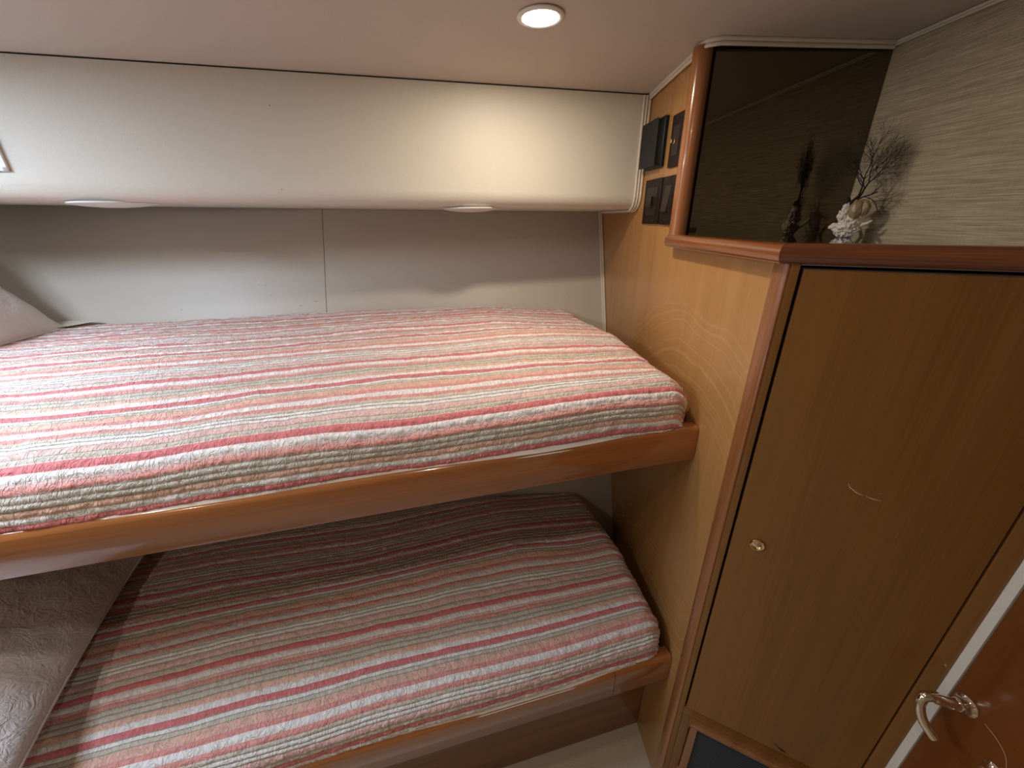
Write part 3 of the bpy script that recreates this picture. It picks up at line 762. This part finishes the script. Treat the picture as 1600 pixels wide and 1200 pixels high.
obj('shell', *join(blob(cp(.004, -.004, .050), .012, 21, (.85, .7, 1.35), .15, 2, 0, 20), blob(cp(.017, -.001, .052), .0105, 23, (.8, .8, 1.3), .2, 2, 0, 20), blob(cp(.010, .003, .062), .009, 25, (1.1, .7, .7), .2, 2, 0, 16)), 'shell', co, smooth=True)
obj('coral_spike', *tube([cp(.004, .004, .010), cp(.014, .002, .016), cp(.022, .0, .024), cp(.028, -.002, .026), cp(.034, -.003, .031)], [.006, .004, .0032, .0034, .0012], 8), 'spike', co, smooth=True)
obj('coral_spike', *tube([cp(.000, .010, .014), cp(-.006, .024, .022), cp(-.008, .034, .034), cp(-.004, .040, .036)], [.006, .004, .0035, .001], 8), 'spike', co, smooth=True)
obj('branch_stub', *join(blob(cp(-.012, .002, .066), .0045, 31, (1, 1, 1.4), .4, 3, 0, 10), tube([cp(-.010, .003, .058), cp(-.004, .003, .066), cp(.002, .002, .074)], [.004, .003, .002], 6),
    tube([cp(-.012, .002, .067), cp(-.022, .004, .068), cp(-.034, .008, .066)], [.0013, .0009, .0004], 5)), 'fan', co, smooth=True)
FV = []; FF = []
def seg(p, q, r0, r1):
    global FV, FF
    v, f = tube([p, q], [r0, r1], 4, cap=False); k = len(FV); FV += v; FF += [tuple(i+k for i in g) for g in f]
nseg = 0
def grow(u, h, a, L, r, depth, w):
    """branching fan in the plane across the view; a = angle from straight up, to the right"""
    global nseg
    if depth == 0 or nseg > 9000: return
    steps = 3
    for k in range(steps):
        a += random.uniform(-.26, .26)
        u2 = u+math.sin(a)*L/steps; h2 = h+math.cos(a)*L/steps; w2 = w+random.uniform(-.0012, .0012)
        if h2 < .040: h2 = .040
        seg(cp(u, w, h), cp(u2, w2, h2), r, r*.9); r *= .9; nseg += 1
        u, h, w = u2, h2, w2
        if random.random() < .62 and depth > 1: grow(u, h, a+random.choice((-1, 1))*random.uniform(.4, .9), L*.66, r*.6, depth-1, w)
    grow(u, h, a+random.uniform(.12, .42), L*random.uniform(.74, .92), r*.80, depth-1, w)
    grow(u, h, a-random.uniform(.12, .42), L*random.uniform(.74, .92), r*.80, depth-1, w)
for a0, L0 in ((.12, .034), (.45, .030), (.85, .029), (1.25, .027), (1.6, .022)):
    grow(.002, .068, a0, L0, .0017, 6, .002)
obj('sea_fan', FV, FF, 'fan', co, kind=None)

# ---------------------------------------------------------------- ceiling fixtures
LAB = ['lit recessed ceiling downlight above the upper bunk', 'lit ceiling downlight above the photographer', 'lit ceiling downlight over the front of the bunks towards the pillows', 'lit ceiling downlight near the wall behind the photographer']
for (x, y, p, c), lab in zip(DOWN, LAB):
    zz = ceil_z(x, y); t = empty('downlight', (x, y, zz-.006), lab, 'lamp')
    obj('trim_ring', *lathe([(.0300, .0002), (.0365, .0002), (.037, .002), (.035, .0040), (.0315, .0048), (.0292, .0035), (.0290, .0002)], (x, y, zz), (0, 0, -1), 40), 'cap', t, smooth=True)
    obj('lens', *lathe([(.0285, .0004), (.028, .002), (.015, .0038), (0, .0044)], (x, y, zz), (0, 0, -1), 32), 'lamp_glow', t, smooth=True)
x, y, sx, sy = HATCH[:4]; zz = ceil_z(x, y)
t = empty('roof_hatch', (x, y, zz-.02), 'square roof hatch letting in daylight over the head of the bunks', 'hatch')
obj('acrylic', *box((x-sx/2, y-sy/2, zz-.012), (sx, 0, 0), (0, sy, 0), (0, 0, .006)), 'hatch_glow', t)
for (a0, a1, b0, b1) in ((-sx/2-.03, sx/2+.03, sy/2, sy/2+.03), (-sx/2-.03, sx/2+.03, -sy/2-.03, -sy/2), (-sx/2-.03, -sx/2, -sy/2, sy/2), (sx/2, sx/2+.03, -sy/2, sy/2)):
    obj('hatch_frame', *box((x+a0, y+b0, zz-.018), (a1-a0, 0, 0), (0, b1-b0, 0), (0, 0, .017)), 'white', t, bevel=.003)
